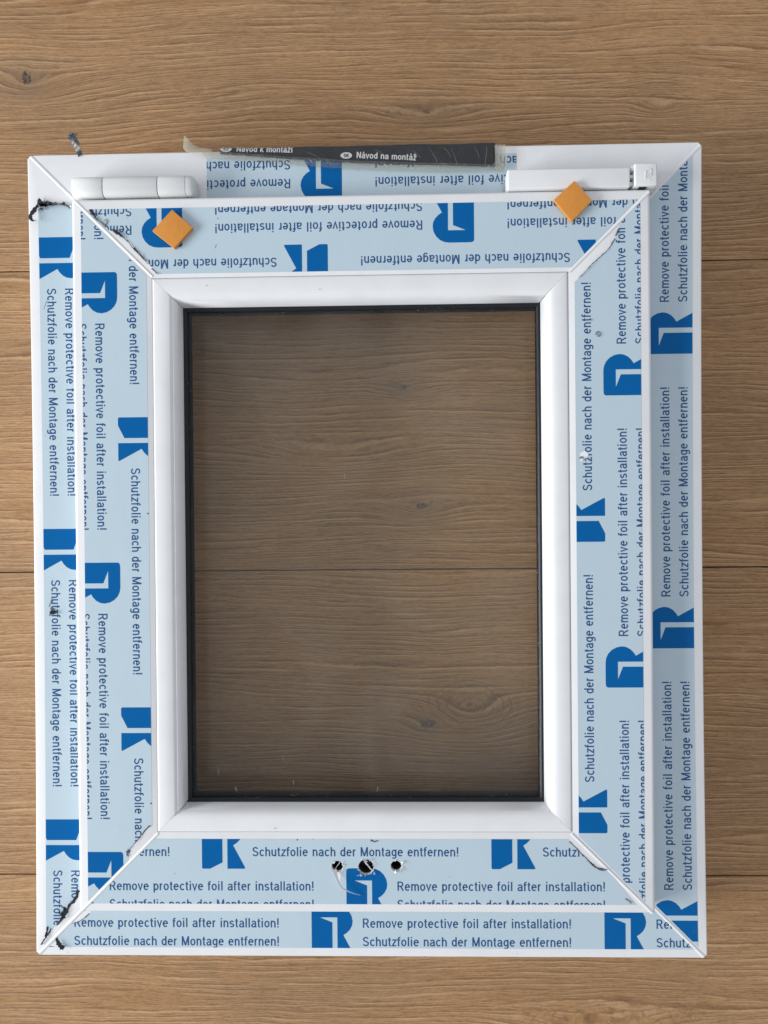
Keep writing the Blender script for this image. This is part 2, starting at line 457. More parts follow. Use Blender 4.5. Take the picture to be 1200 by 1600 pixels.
def chop(poly, axis, step):
    """cut a convex polygon into short lengths so that it can follow the bow of the rail"""
    lo, hi = bbox(poly)[2 * axis:2 * axis + 2]; out = []; v = lo
    while v < hi - 1e-6:
        w_ = min(hi, v + step)
        if axis == 0: q = clip(clip(poly, (v, 1e4), (v, -1e4)), (w_, -1e4), (w_, 1e4))
        else: q = clip(clip(poly, (-1e4, v), (1e4, v)), (1e4, w_), (-1e4, w_))
        if len(q) > 2: out.append(q)
        v = w_
    return out

def foil(quad, tears, z, parent, O, d, k, holes=()):
    win = [ccw(quad)]
    cuts = [ccw(h) for h in tears]
    for h in cuts: win = subtract(win, h)
    ax = 0 if abs(d[0]) > .5 else 1
    sheet = []
    for w_ in win: sheet += chop(w_, ax, 30)
    base = list(win)
    for h in holes: sheet = subtract(sheet, ccw(h))
    mb = MB()
    for q in sheet: mb.add([(x, y, z) for x, y in q], [tuple(range(len(q)))])
    o = mb.build("protective_foil", FOIL, parent)
    print_on(base, [ccw(h) for h in holes], O, d, k, z, o)
    return o

# ------------------------------------------------------------------ floor
fl = bpy.data.meshes.new("floor")
mb = MB(); mb.box(-1400, 1400, -1100, 1100, -30, -9.2)
floor = mb.build("floor", SUB, None, warp=False); floor['kind'] = 'structure'
floor['label'] = 'oak laminate floor of wide planks running across the picture'
seams = [-788.6, -531.4, -275.0, -17.8, 237.0, 494.0, 751.0]
GAP = .9
for r in range(len(seams) - 1):
    y0, y1 = seams[r] + GAP / 2, seams[r + 1] - GAP / 2
    joint = [-560, 610, -650, 520, -600, 560][r]
    xs = [-1400, joint, 1400] if True else None
    for i in range(2):
        b = MB(); b.box(xs[i] + .2, xs[i + 1] - .2, y0, y1, -9, 0)
        o = b.build("plank", OAK, floor, bevel=.7, warp=False)

# ------------------------------------------------------------------ the window
WIN = thing("window_unit", "white plastic window with printed pale blue protective foil lying on the oak floor", "window")

frame_prof = [(0, .2), (0, 69.0), (.12, 69.5), (.45, 69.86), (1.0, 70), (9, 70), (48, 70), (48, 20), (50, 20), (50, .2)]
for sd in 'LRBT':
    mb = MB(); rail(mb, FR, sd, frame_prof, 18, .06)
    o = mb.build("frame_rail", PVC, WIN); fix(o)
    bm = bmesh.new(); bm.from_mesh(o.data)
    for sx in (-1, 1):
        for sy in (-1, 1):
            nrm = Vector((sx, sy, 0)).normalized(); co = Vector((sx * .2468, sy * .3, 0))
            r_ = bmesh.ops.bisect_plane(bm, geom=bm.verts[:] + bm.edges[:] + bm.faces[:], plane_co=co, plane_no=nrm, clear_outer=True)
            es = [e for e in r_['geom_cut'] if isinstance(e, bmesh.types.BMEdge)]
            if es: bmesh.ops.edgenet_fill(bm, edges=es)
    bmesh.ops.recalc_face_normals(bm, faces=bm.faces)
    bm.to_mesh(o.data); bm.free()
    for p in o.data.polygons: p.use_smooth = True
    o.data.set_sharp_from_angle(angle=math.radians(40))

def circ(cx, cy, r, n=18, ph=0): return [(cx + r * math.cos(ph + 2 * math.pi * i / n), cy + r * math.sin(ph + 2 * math.pi * i / n)) for i in range(n)]
HOLES = [(-21.3, -225.7, 4.1), (-.5, -226.1, 5.6), (21.3, -225.3, 3.9)]
arc_lip = [(2.4 - 2.4 * math.cos(math.radians(a)), 81.6 + 2.4 * math.sin(math.radians(a))) for a in range(0, 91, 15)]
sash_prof = [(0, 71.3)] + arc_lip + [(30, 84), (-.55, 84), (-.2, 83.85), (-.08, 83.4), (-.06, 79), (-.06, 25), (15, 25), (15, 72.2), (3, 72.2)]
for sd in 'LRBT':
    ue = {'L': GR[0] - SA[0], 'R': SA[1] - GR[1], 'B': GR[2] - SA[2], 'T': SA[3] - GR[3]}[sd]
    mb = MB(); rail(mb, SA, sd, [(u + ue if i > len(arc_lip) + 1 and u <= 0 else u, z) for i, (u, z) in enumerate(sash_prof)], 8, .06)
    o = mb.build("sash_rail", PVC, WIN, warp=False); fix(o)
    if sd == 'B':                                        # the three holes drilled for a handle
        cut = MB()
        for cx, cy, r_ in HOLES:
            c0 = circ(cx, cy, r_, 24); k = len(cut.v)
            cut.v += [(x, y, 60) for x, y in c0] + [(x, y, 90) for x, y in c0]
            cut.f += [tuple(k + i for i in reversed(range(24))), tuple(k + 24 + i for i in range(24))]
            cut.f += [(k + i, k + (i + 1) % 24, k + 24 + (i + 1) % 24, k + 24 + i) for i in range(24)]
        co = cut.build("cutter", PVC, None, warp=False)
        md = o.modifiers.new("b", 'BOOLEAN'); md.operation = 'DIFFERENCE'; md.object = co; md.solver = 'EXACT'
        dg = bpy.context.evaluated_depsgraph_get(); nm = bpy.data.meshes.new_from_object(o.evaluated_get(dg))
        o.modifiers.clear(); o.data = nm
        bpy.data.objects.remove(co)
    for p in o.data.polygons: p.use_smooth = True
    o.data.set_sharp_from_angle(angle=math.radians(35))
# dark gear, and added liners whose near-black colour paints the shade inside the holes
for j, (cx, cy, r_) in enumerate(HOLES):
    mb = MB(); n = 24
    ri = r_ - .12
    for zz in (60.5, 81.2):
        mb.v += [(x, y, zz) for x, y in circ(cx, cy, ri, n)]
    mb.f += [(i, (i + 1) % n, n + (i + 1) % n, n + i)[::-1] for i in range(n)] + [tuple(range(n))]
    h = mb.build("hole_shade_liner", HOLE_SHADE, WIN, smooth=40, warp=False)
    mb = MB()
    if j == 1:                                           # square socket of the lock gear
        for a in range(4):
            a0 = math.radians(20 + 90 * a); c_, s_ = math.cos(a0), math.sin(a0)
            pts = [(-3.0, 2.6), (3.0, 2.6), (3.0, 4.6), (-3.0, 4.6)]
            q = [(cx + x * c_ - y * s_, cy + x * s_ + y * c_) for x, y in pts]
            mb.add([(x, y, 66) for x, y in q] + [(x, y, 72) for x, y in q], [(4, 5, 6, 7), (0, 1, 5, 4), (1, 2, 6, 5), (2, 3, 7, 6), (3, 0, 4, 7)])
        mb.build("lock_gear", DARK, h, warp=False)
def ribbon(mb, pts, wd, tw0=0.0, tw1=1.5, nz=0.0):
    """twisted strip along a 3-D path"""
    n = len(pts); k = len(mb.v)
    for i, p in enumerate(pts):
        a = Vector(pts[max(0, i - 1)]); b = Vector(pts[min(n - 1, i + 1)]); tn = (b - a).normalized()
        up = Vector((0, 0, 1)); sd = tn.cross(up)
        if sd.length < .05: sd = Vector((1, 0, 0))
        sd.normalize(); nn = sd.cross(tn)
        an = tw0 + (tw1 - tw0) * i / (n - 1); w_ = wd[i] if isinstance(wd, (list, tuple)) else wd
        v = sd * math.cos(an) + nn * math.sin(an)
        q = Vector(p) + Vector((random.uniform(-nz, nz), random.uniform(-nz, nz), random.uniform(0, nz)))
        mb.v += [tuple(q + v * w_ / 2), tuple(q - v * w_ / 2)]
    for i in range(n - 1): mb.f.append((k + 2 * i, k + 2 * i + 1, k + 2 * i + 3, k + 2 * i + 2))
def spline(P, n=6):
    """Catmull-Rom through 3-D points"""
    P = [Vector(p) for p in P]; Q = [P[0]] + P + [P[-1]]; out = []
    for i in range(1, len(Q) - 2):
        for j in range(n):
            t_ = j / n; a, b, c_, d_ = Q[i - 1], Q[i], Q[i + 1], Q[i + 2]
            out.append(tuple(.5 * ((2 * b) + (c_ - a) * t_ + (2 * a - 5 * b + 4 * c_ - d_) * t_ ** 2 + (3 * b - a - 3 * c_ + d_) * t_ ** 3)))
    out.append(tuple(P[-1])); return out
# shaving curled out of the left hole
mb = MB(); ribbon(mb, spline([(-23.2, -227.5, 84.6), (-21.5, -232.5, 86), (-18.5, -238.5, 87), (-12.5, -243.0, 86.2), (-4.5, -246.3, 84.8)], 6),
                  [2.6, 2.8, 3.0, 2.8, 2.4, 2.0, 1.8, 1.6, 1.5, 1.4, 1.3, 1.3, 1.2, 1.2, 1.2, 1.1, 1.1, 1.0, .9, .8, .7, .6, .5, .4, .2], .5, 1.3)
mb.build("shaving", SWARF, WIN, smooth=60, warp=False)
mb = MB()                                                # burr round the holes
for cx, cy, r_ in HOLES:
    for i in range(26):
        if random.random() < .35: continue
        a = random.uniform(0, 6.28); l_ = random.uniform(.5, 1.5); rr = r_ + random.uniform(-.5, .4)
        x, y = cx + rr * math.cos(a), cy + rr * math.sin(a)
        b = a + random.uniform(-1.2, 1.2)
        ribbon(mb, [(x, y, 84.3), (x + l_ * .5 * math.cos(b), y + l_ * .5 * math.sin(b), 84.9), (x + l_ * math.cos(b), y + l_ * math.sin(b), 84.5)], random.uniform(.3, .7), 0, 1)
for px_, py_ in ((-.5, -220.3), (3.5, -221.2), (5.6, -224), (5.4, -229.2), (-4.5, -230.6), (-5.5, -231.8), (24.6, -222.4), (25.4, -227.2), (20, -229.6), (-24.6, -221.8)):
    b = random.uniform(0, 6.28); ribbon(mb, spline([(px_, py_, 84.3), (px_ + 1.0 * math.cos(b), py_ + 1.0 * math.sin(b), 85.3), (px_ + 1.9 * math.cos(b + .7), py_ + 1.9 * math.sin(b + .7), 84.5)], 3), [.3, .8, 1.1, 1.2, 1.0, .7, .3], .2, 1.1, .15)
ribbon(mb, spline([(-2.0, -222.5, 82.6), (.5, -225, 83.2), (2.5, -227.5, 82.8), (4.4, -229.5, 83.4)], 3), .9, 0, 1.2, .2)
ribbon(mb, [(-23, -228, 82.5), (-19.5, -223, 82.9)], .35, 0, .3)
o = mb.build("burr", SWARF, WIN, warp=False); o['kind'] = 'stuff'

# glazing beads
bead_prof = [(.14, 83.5), (.25, 84.0), (.7, 84.3), (1.6, 84.45), (6, 84.5), (11.2, 84.2), (12.4, 83.7), (12.9, 83.0), (13.3, 82.9), (13.8, 83.2), (14.5, 82.9), (15.6, 81.6),
             (16.6, 79.4), (17.4, 76.6), (17.9, 73.4), (17.9, 72.2), (15, 72.2), (4, 72.2), (.3, 75)]
bead_smooth = bead_prof[:5] + [(9, 84.35), (11.5, 83.9), (13.2, 83.1), (14.6, 81.8), (15.8, 80), (16.7, 77.8), (17.4, 75.4)] + bead_prof[-5:]
for sd in 'LRBT':
    prof = bead_prof if sd == 'L' else bead_smooth
    kx = {'L': 19.1, 'R': 17.7, 'T': 18.8, 'B': 17.4}[sd] / 17.9
    # per-side widths: scale the profile, then mitre on the groove rectangle
    mb = MB(); rail(mb, GR, sd, [(u * kx, z) for u, z in prof], 6, .06)
    o = mb.build("glazing_bead", PVC, WIN, smooth=50, warp=False); fix(o)
    for p in o.data.polygons: p.use_smooth = True
    o.data.set_sharp_from_angle(angle=math.radians(50))
# black gasket, spacer and panes
GK = (-133.2, 131.0, -183.6, 183.6)
PI_ = (-128.1, 127.6, -178.2, 178.9)
for sd in 'LRBT':
    mb = MB(); rail(mb, GK, sd, [(-1.2, 71.9), (0, 73.0), (.8, 73.2), (2.4, 72.3), (3.2, 71.4), (3.5, 70.6), (-1.2, 70.6)], 6, 0)
    o = mb.build("gasket", RUB, WIN, smooth=50, warp=False); fix(o)
for sd in 'LRBT':
    mb = MB(); rail(mb, PI_, sd, [(-5.5, 50.2), (-.2, 65.6), (-13, 65.6), (-13, 50.2)], 4, 0)
    o = mb.build("spacer_bar", SPC, WIN, warp=False); fix(o)
for z0, z1 in ((66.0, 70.2), (46.0, 50.0)):
    mb = MB(); mb.box(-150, 146.5, -198, 199.5, z0, z1)
    mb.build("glass_pane", GLASS, WIN, warp=False)

# weld seams along the mitres
def seam(p0, p1, z0, z1, off, wd, ht):
    a, b = Vector(p0), Vector(p1); d_ = (b - a).normalized(); nn = Vector((-d_.y, d_.x))
    mb = MB(); pr = [(-.5, -.2), (-.45, .3), (-.25, .85), (0, 1.0), (.25, .85), (.45, .3), (.5, -.2)]
    n = 8
    for i in range(n + 1):
        c_ = a + (b - a) * i / n + nn * off; z = z0 + (z1 - z0) * i / n; jit = random.uniform(.85, 1.15)
        mb.v += [(c_.x + nn.x * u * wd * jit, c_.y + nn.y * u * wd * jit, z + h * ht) for u, h in pr]
    m = len(pr)
    for i in range(n):
        for j in range(m - 1): mb.f.append((i * m + j, i * m + j + 1, (i + 1) * m + j + 1, (i + 1) * m + j))
    mb.f += [tuple(range(m)), tuple(n * m + j for j in reversed(range(m)))]
    o = mb.build("weld_seam", PVC, WIN, smooth=50, warp=False); fix(o)
for (sx, sy, of) in ((-1, 1, 1.2), (1, 1, 0.9), (-1, -1, -.9), (1, -1, 1.1)):
    X0, Y0 = sx * 248.0, sy * 298.0
    X1 = SA[0] if sx < 0 else SA[1]; Y1 = SA[2] if sy < 0 else SA[3]
    dlt = min(abs(X0 - X1), abs(Y0 - Y1)) + 1
    seam((X0, Y0), (X0 - sx * dlt, Y0 - sy * dlt), ZF, ZF, of, 2.6, .45)
    gx = GR[0] if sx < 0 else GR[1]; gy = GR[2] if sy < 0 else GR[3]
    seam((X1 - sx * 1.6, Y1 - sy * 1.6), (gx + sx * .4, gy + sy * .4), ZS, ZS, of, 2.3, .42)

# ------------------------------------------------------------------ printed protective foil, strip by strip
zf, zs = ZF + .12, ZS + .12
M = 1.5
L, R, B, T = SA
# outer frame
def zig(line, other):
    """pair a torn edge (list of points) with the straight mitre side, as convex cells"""
    out = []
    for i in range(len(line) - 1): out.append([line[i], line[i + 1], other[i + 1], other[i]])
    return out
def jag(pts, amp=.35, n=4):
    out = [pts[0]]
    for i in range(len(pts) - 1):
        a, b = Vector(pts[i]), Vector(pts[i + 1]); d_ = b - a; nn = Vector((-d_.y, d_.x)).normalized()
        for j in range(1, n + 1):
            q = a + d_ * j / n
            if j < n: q += nn * random.uniform(-amp, amp)
            out.append((q.x, q.y))
    return out
def tear(pts, dirv, amp=.35):
    """remove everything from the jagged edge on towards dirv"""
    J = jag(pts, amp); far = [(x + dirv[0], y + dirv[1]) for x, y in J]
    return zig(J, far)

f_bot = foil([(-243.4 + M, -293.5), (243.4 - M, -293.5), (206, -257), (-206 + M, -257)],
             tear([(-208.0, -265.0), (-209.0, -268.1), (-216.4, -273.8), (-222.3, -275.7), (-233.1, -286.5), (-234.0, -288.4), (-230.2, -294.2)], (-30, 4)),
             zf, WIN, (-42.2, -261.5), (1, 0), .4755)
f_left = foil([(-242.4, -292.4 + M), (-208, -258 + M), (-208, 258), (-242.4, 292)],
              tear([(-216, -250), (-219.2, -257.1), (-224.0, -262.2), (-228.4, -269.9), (-233.0, -276.4), (-239.7, -281.5), (-245.7, -289.9)], (14, -30)) +
              tear([(-243, 263.9), (-241.7, 263.7), (-232.0, 262.1), (-224.8, 263.4), (-218.5, 260.4), (-206, 258.5)], (0, 45), .5),
              zf, WIN, (-206.1, 238.4), (0, -1), .478)
f_right = foil([(243.2, -293.2 + M), (243.2, 293.2 - M - 1.4), (204, 254 - M - 1.4), (204, -254 + M)], [], zf, WIN, (209.0, 145.1), (0, 1), .4745)
f_top = foil([(-114.9, 295.2), (-115.1, 257.5), (114.2, 257.5), (114.4, 294.2)], [], zf, WIN, (-14.4, 261.7), (-1, 0), .478)
# sash
g_bot = foil([(L + 6.5 + M, -253), (R - 6.5 - M, -253), (R - 53.8 - M, -205.7), (L + 53.8 + M, -205.7)],
             tear([(143.5, -204.5), (150.8, -211.5), (159.0, -220.2), (165.8, -226.2), (172.6, -226.9), (184, -241), (192.5, -251.5), (196, -255)], (25, 8)),
             zs, WIN, (-14.9, -226.9), (1, 0), .4605,
             holes=[circ(x, y, r_ + .15, 16, .2) for x, y, r_ in HOLES] + [[(-25.6, -226.8), (-22.5, -233), (-19.4, -237.5), (-19.2, -234), (-18.2, -229)]])
g_left = foil([(-203.9, B + 6.8 + M), (-156.2, B + 54.5 + M), (-156.2, T - 54.5 - M), (-203.9, T - 6.8 - M)],
              tear([(-155.0, -194.5), (-157.5, -196.0), (-159.3, -197.2), (-163.6, -202.4), (-170.3, -210.5), (-173.3, -213.3), (-173.6, -217.2), (-174.2, -221)], (9, -26)),
              zs, WIN, (-177.6, 207.0), (0, -1), .463)
g_right = foil([(199.9, B + 7.5 + M), (199.9, T - 7.5 - M), (152.9, T - 54.5 - M), (152.9, B + 54.5 + M)],
               tear([(187, 240), (184.0, 230.4), (181.9, 225.0), (175.5, 215.9), (166.3, 207.8), (154.8, 196.1), (151, 194)], (-22, 20)),
               zs, WIN, (172.9, 113.0), (0, 1), .4595,
               holes=[[(155.2, 67.3), (160.7, 67.3), (161.8, 71.4), (158.9, 73.6), (155.4, 71.9)], [(155.2, 66.0), (157, 65), (157.2, 67.6), (155.2, 67.6)]])
g_top = foil([(L + 7.6 + M, 252.7), (L + 55.2 + M, 205.1), (R - 55.2 - M, 205.1), (R - 7.6 - M, 252.7)],
             tear([(-199.6, 254.5), (-192.5, 244.4), (-183.2, 237.3), (-174.8, 234.8), (-166.9, 226.8), (-157.7, 215.9), (-147.5, 205.0), (-146, 203)], (-25, -12)),
             zs, WIN, (81.4, 224.2), (-1, 0), .4625)

# torn rims of the foil, crumpled and curled up
def shred(parent, pts, z, wd, amp, mat, tw=2.2, n=3, nz=.25):
    P_ = spline([(x, y, z + random.uniform(.1, amp)) for x, y in pts], n)
    mb = MB(); ribbon(mb, P_, [random.uniform(.5, 1.25) * wd * 1.5 for _ in P_], random.uniform(.1, .7), random.uniform(.7, tw), nz)
    mb.build("torn_shred", mat, parent, smooth=50)
shred(f_left, [(-241, 264.3), (-236, 263.6), (-229.7, 262.9), (-224, 263.2), (-219, 261)], ZF, 2.6, 1.6, SHRED, 1.4, 5, .5)
shred(f_left, [(-240, 263.4), (-233, 262.4), (-226, 262.8)], ZF, 2.0, 2.2, SHRED, 1.6, 5, .6)
shred(f_left, [(-238.5, 263.5), (-242.5, 261), (-245.3, 257.0), (-246.8, 252.8), (-245.2, 249.8), (-242.6, 250.2)], ZF + 1.0, 1.9, 2.0, SHRED, 1.0, 5, .3)
shred(f_left, [(-242, 258.6), (-239.8, 259.6), (-238.2, 258.4)], ZF + .6, 1.4, 1.2, SHRED)
shred(f_left, [(-217, -250.5), (-219.6, -257.3), (-224.2, -262.4), (-228.6, -270.2), (-233.2, -276.6)], ZF, 1.6, 1.2, SHRED, 1.6, 5, .4)
shred(f_left, [(-226.4, -266), (-229.6, -267.6), (-231.4, -266.8)], ZF, 2.4, 2.0, SHRED, 1.2, 4, .7)
shred(f_left, [(-226.8, -264.4), (-228.6, -270), (-228.2, -272)], ZF, 2.6, 2.0, SHRED, 1.2, 4, .7)
shred(f_left, [(-238, -279.5), (-240.6, -283.4), (-243.2, -287.6), (-245.6, -291.6)], ZF, 1.2, 1.2, SHRED, 1.4, 5, .35)
shred(f_left, [(-240.5, -277.5), (-241.8, -282.5), (-242.2, -286)], ZF, 1.0, .9, SHRED, 1.4, 4, .3)
shred(f_bot, [(-233.6, -286), (-233.2, -288.8), (-231, -291.4), (-229.6, -293.4)], ZF, 1.8, 1.6, SHRED, 1.5, 5, .45)
shred(f_bot, [(-231.6, -291.8), (-229.4, -293.4), (-228.2, -292.8)], ZF, 2.2, 1.4, SHRED, 1.0, 4, .4)
shred(f_bot, [(-209.2, -268.4), (-216.4, -274), (-222.3, -275.9)], ZF, .7, .6, SHREDL, 1.2, 5, .15)
for a_, w_, m_ in (([(-196.8, 252.0), (-193.8, 248), (-189.8, 244.0), (-185, 239.8)], 1.2, SHREDL), ([(-197, 252.4), (-194.4, 250.2), (-192.6, 246)], 1.0, SHRED),
                   ([(-188.5, 243.5), (-186.2, 241.2), (-184.8, 243.2), (-186.4, 245.0)], .9, SHREDL),
                   ([(-181, 237.8), (-177, 236.0), (-173.6, 233.1)], 1.9, SHRED), ([(-179.4, 236.8), (-175, 234.0), (-172, 231.6)], 1.6, SHREDL),
                   ([(-173.6, 233.1), (-168.9, 228.4), (-164, 222.5), (-158.8, 217.1), (-154.5, 212.0)], .8, SHREDL), ([(-165, 224.5), (-160, 219), (-157.5, 216)], .7, SHRED),
                   ([(-152, 209.6), (-149.4, 206.6), (-147, 204.6)], .7, SHRED)):
    shred(g_top, a_, ZS, w_, .9, m_, 1.5, 5, .25)
for a_, w_, m_ in (([(184.6, 231.4), (183.6, 229.4), (182.2, 227)], 1.0, SHRED), ([(182, 225.2), (178.8, 220), (175.5, 215.9), (170.4, 211.6)], .7, SHREDL), ([(171, 212), (166.3, 207.8), (161, 202.4), (156, 197.6)], .6, SHRED)):
    shred(g_right, a_, ZS, w_, .7, m_, 1.5, 5, .2)
for a_, w_, m_ in (([(-157.5, -196.0), (-159.3, -197.2), (-163.6, -202.4), (-167, -206.6)], .8, SHRED), ([(-166, -205.6), (-170.3, -210.5), (-173.0, -213.2)], .6, SHREDL), ([(-173.2, -213.4), (-174.6, -215.4), (-173.8, -218.4)], 1.3, SHREDL), ([(-172.6, -213.8), (-173.6, -216.4)], .7, SHRED)):
    shred(g_left, a_, ZS, w_, .8, m_, 1.5, 5, .22)
for a_, w_, m_ in (([(146, -207.4), (150.8, -211.5), (155, -216.2), (159.0, -220.2)], .5, SHREDL), ([(159, -220.4), (163, -224.2), (165.8, -226.2), (169.6, -226.8)], .9, SHRED), ([(166, -226.6), (170, -227.4), (172.4, -227.0)], 1.0, SHREDL), ([(186, -248), (188.4, -250), (190, -251.8)], .7, SHRED)):
    shred(g_bot, a_, ZS, w_, .8, m_, 1.5, 5, .22)
shred(g_bot, [(3.2, -206.3), (5.6, -207.2), (8.6, -206.6)], ZS, .8, .6, SHRED, 1.2, 5, .25)
shred(g_right, [(155.4, 67.6), (157, 69.2), (159.2, 67.6), (160.6, 68.6)], ZS, .9, .8, SHREDL, 1.4, 4, .3)
shred(g_right, [(167.4, 156.6), (168.6, 158.8), (170.4, 158.4), (171, 156.2), (169.4, 155.2), (167.8, 156.8)], ZS, .6, .7, SHREDL, 1.6, 4, .2)
shred(g_right, [(164.2, 167.6), (164.9, 166.6)], ZS, .7, .4, SHRED)
shred(f_left, [(-237.0, -41.0), (-235.0, -42), (-232.4, -41.6)], ZF, 2.2, 1.4, SHRED, 1.2, 4, .4)
shred(f_left, [(-238.4, -44.6), (-236.6, -42.2)], ZF, .8, .5, SHRED)
shred(f_left, [(-237.6, -38.6), (-236, -39.2), (-234.4, -40.2)], ZF, 1.4, .8, SHREDL, 1.0, 4, .3)
for pts_ in ([(-241.5, 264.6), (-238.6, 264.2), (-235.0, 262.8), (-231.6, 262.4)], [(-240.5, 262.6), (-237.4, 262.0), (-234.4, 261.8)], [(-236, 264.0), (-231, 262.6), (-227.5, 262.2)], [(-241.2, 261.8), (-239.4, 263.2), (-237.2, 263.4)]):
    shred(f_left, pts_, ZF + .2, 3.0, 2.6, SHRED, 1.2, 5, .7)
for pts_ in ([(-224.5, 262.6), (-222.8, 264.2), (-221.6, 262.8)], [(-222.5, 262.0), (-219.6, 261.2), (-217.6, 259.2)]):
    shred(f_left, pts_, ZF, 1.2, 1.2, SHRED, 1.4, 4, .5)
shred(f_left, [(-238.9, -38), (-236.2, -31)], ZF, .35, .2, SHREDL)

# scuffs: short cuts and nicks in foil and plastic
mb = MB()
nk = [(-105.3, 224.3, 250, 3.4, ZS), (-103.6, 244.5, 300, 2.0, ZS), (-104.6, 249.2, 280, 1.6, ZS), (-67.0, -241.3, 240, 1.0, ZS), (-238.3, 188, 250, 9, ZF),
      (-170, 246, 0, .9, ZS), (-240.0, 90, 280, 1.0, ZF), (166.5, 20, 80, 1.0, ZS), (238.5, 225, 10, 2.6, ZF), (206.5, -66, 80, 2.0, ZF), (-145, 213, 45, .8, ZS),
      (60, -233, 200, 1.0, ZS), (-66, -197.6, 15, 2.4, ZS + .5), (-112, 196, 30, 2.0, ZS + .55), (-30, 192, 5, 2.0, ZS + .5), (-226, -297.5, 20, 1.2, ZF), (110, -297, 0, 1.0, ZF),
      (-39, -205.8, 80, .9, ZS), (-140, -231, 70, 1.2, ZS), (30, -217.5, 30, .7, ZS), (240.5, -280, 60, 2, ZF), (-122, 171, 0, .1, ZS)]
for x, y, a, l_, z in nk:
    a = math.radians(a); c_, s_ = math.cos(a), math.sin(a); wv = .16
    n = 5; k = len(mb.v)
    for i in range(n + 1):
        t_ = i / n - .5; ww = wv * (1 - (2 * t_) ** 2) * random.uniform(.5, 1.2) + .02; jy = random.uniform(-.1, .1)
        for q in (-1, 1): mb.v.append((x + t_ * l_ * c_ - (q * ww + jy) * s_, y + t_ * l_ * s_ + (q * ww + jy) * c_, z + .22))
    for i in range(n): mb.f.append((k + 2 * i, k + 2 * i + 1, k + 2 * i + 3, k + 2 * i + 2)[::-1])
o = mb.build("scuff_marks", SCUFF, WIN); o['kind'] = 'stuff'

# ------------------------------------------------------------------ hinges
def lathe_x(mb, prof, cy, cz, n=28, sy=1.0, sz=1.0):
    """profile (x, r) turned about an axis along x"""
    k = len(mb.v)
    for x, r_ in prof:
        for i in range(n):
            a = 2 * math.pi * i / n; c_, s_ = math.cos(a), math.sin(a)
            pw = .56                                             # slightly squared barrel
            mb.v.append((x, cy + sy * r_ * math.copysign(abs(c_) ** pw, c_), cz + sz * r_ * math.copysign(abs(s_) ** pw, s_)))
    m = len(prof)
    for i in range(m - 1):
        for j in range(n): mb.f.append((k + i * n + j, k + i * n + (j + 1) % n, k + (i + 1) * n + (j + 1) % n, k + (i + 1) * n + j))
    mb.f += [tuple(k + j for j in reversed(range(n))), tuple(k + (m - 1) * n + j for j in range(n))]
mb = MB(); mb.box(-207, -125, 261.4, 271, ZF + .05, ZF + 4)
HG = mb.build("hinge", PVC_W, WIN, bevel=.6, warp=False, smooth=40)
cy, cz, hr = 269.4, 78.2, 7.6
for x0, x1 in ((-210.0, -187.55), (-187.05, -147.55), (-147.05, -127.0)):
    b = .35 if x0 > -209 else .9
    mb = MB(); lathe_x(mb, [(x0, hr - b - .6), (x0 + .25 * b, hr - .35 * b - .2), (x0 + b, hr), (x1 - .35, hr), (x1 - .1, hr - .12), (x1, hr - .5)], cy, cz)
    o = mb.build("knuckle", PVC_W, HG, smooth=45, warp=False); fix(o)
t = NT("cap_translucent"); t.principled((.78, .80, .79), .28, None, .5, Transmission_Weight=.15); CAP = t.m
mb = MB(); lathe_x(mb, [(-126.9, hr - .25), (-123.0, hr - .3), (-121.2, hr - 1.2), (-120.3, hr - 2.8)], cy, cz)
o = mb.build("pin_cap", CAP, HG, smooth=50, warp=False); fix(o)
for x in (-187.3, -147.3):
    mb = MB(); lathe_x(mb, [(x - .32, hr - .7), (x + .32, hr - .7)], cy, cz)
    o = mb.build("hinge_pin", DARK, HG, smooth=50, warp=False); fix(o)
# corner hinge with cover on the right
mb = MB(); mb.box(106, 194, 261.5, 272, ZF + .05, ZF + 5)
CH = mb.build("corner_hinge", DARK, WIN, warp=False)
mb = MB(); mb.box(105.3, 192.4, 261.0, 275.0, ZF + 3.2, 86.2)
mb.build("hinge_cover", PVC, CH, bevel=1.2, smooth=40, warp=False)
mb = MB(); mb.box(195.4, 211.6, 261.8, 277.8, ZF + .3, 86.2)
CAPB = mb.build("hinge_cap", PVC_W, CH, bevel=1.3, smooth=40, warp=False)
mb = MB(); mb.box(211.2, 214.2, 262.6, 278.6, ZF + .15, 79.0)
mb.build("cap_flange", CAP, CH, bevel=.8, smooth=40, warp=False)
mb = MB(); mb.box(192.0, 196.0, 263.4, 266.0, 72, 82.5); mb.box(192.5, 195.9, 268.6, 270.6, 74, 83.5); mb.box(193.6, 196.2, 273.2, 276.6, 74, 85.0)
mb.build("hinge_bracket", PVC_W, CH, bevel=.5, smooth=40, warp=False)
mb = MB(); mb.box(199.4, 204.6, 261.3, 262.2, 74, 83.9)
mb.build("screw_slot_shade", HOLE_SHADE, CH, warp=False)  # solid block, its near-black colour paints the shade of the recess
# raised mark on the cap: a peaked triangle with a ring in it beside a bar
mb = MB()
for path in ([(203.0, 266.6), (207.0, 268.3), (207.0, 273.6)], [(203.0, 266.6), (203.2, 271.8), (207, 273.6)], arc(204.9, 269.4, .9, .9, 0, 360, 10), [(205.2, 265.6), (206.6, 265.6)]):
    for q in stroke(path, .55):
        q = ccw(q)
        mb.add([(x, y, 86.25) for x, y in q] + [(x, y, 86.65) for x, y in q], [(4, 5, 6, 7), (0, 1, 5, 4), (1, 2, 6, 5), (2, 3, 7, 6), (3, 0, 4, 7)])
mb.build("raised_mark", PVC_W, CH, warp=False)

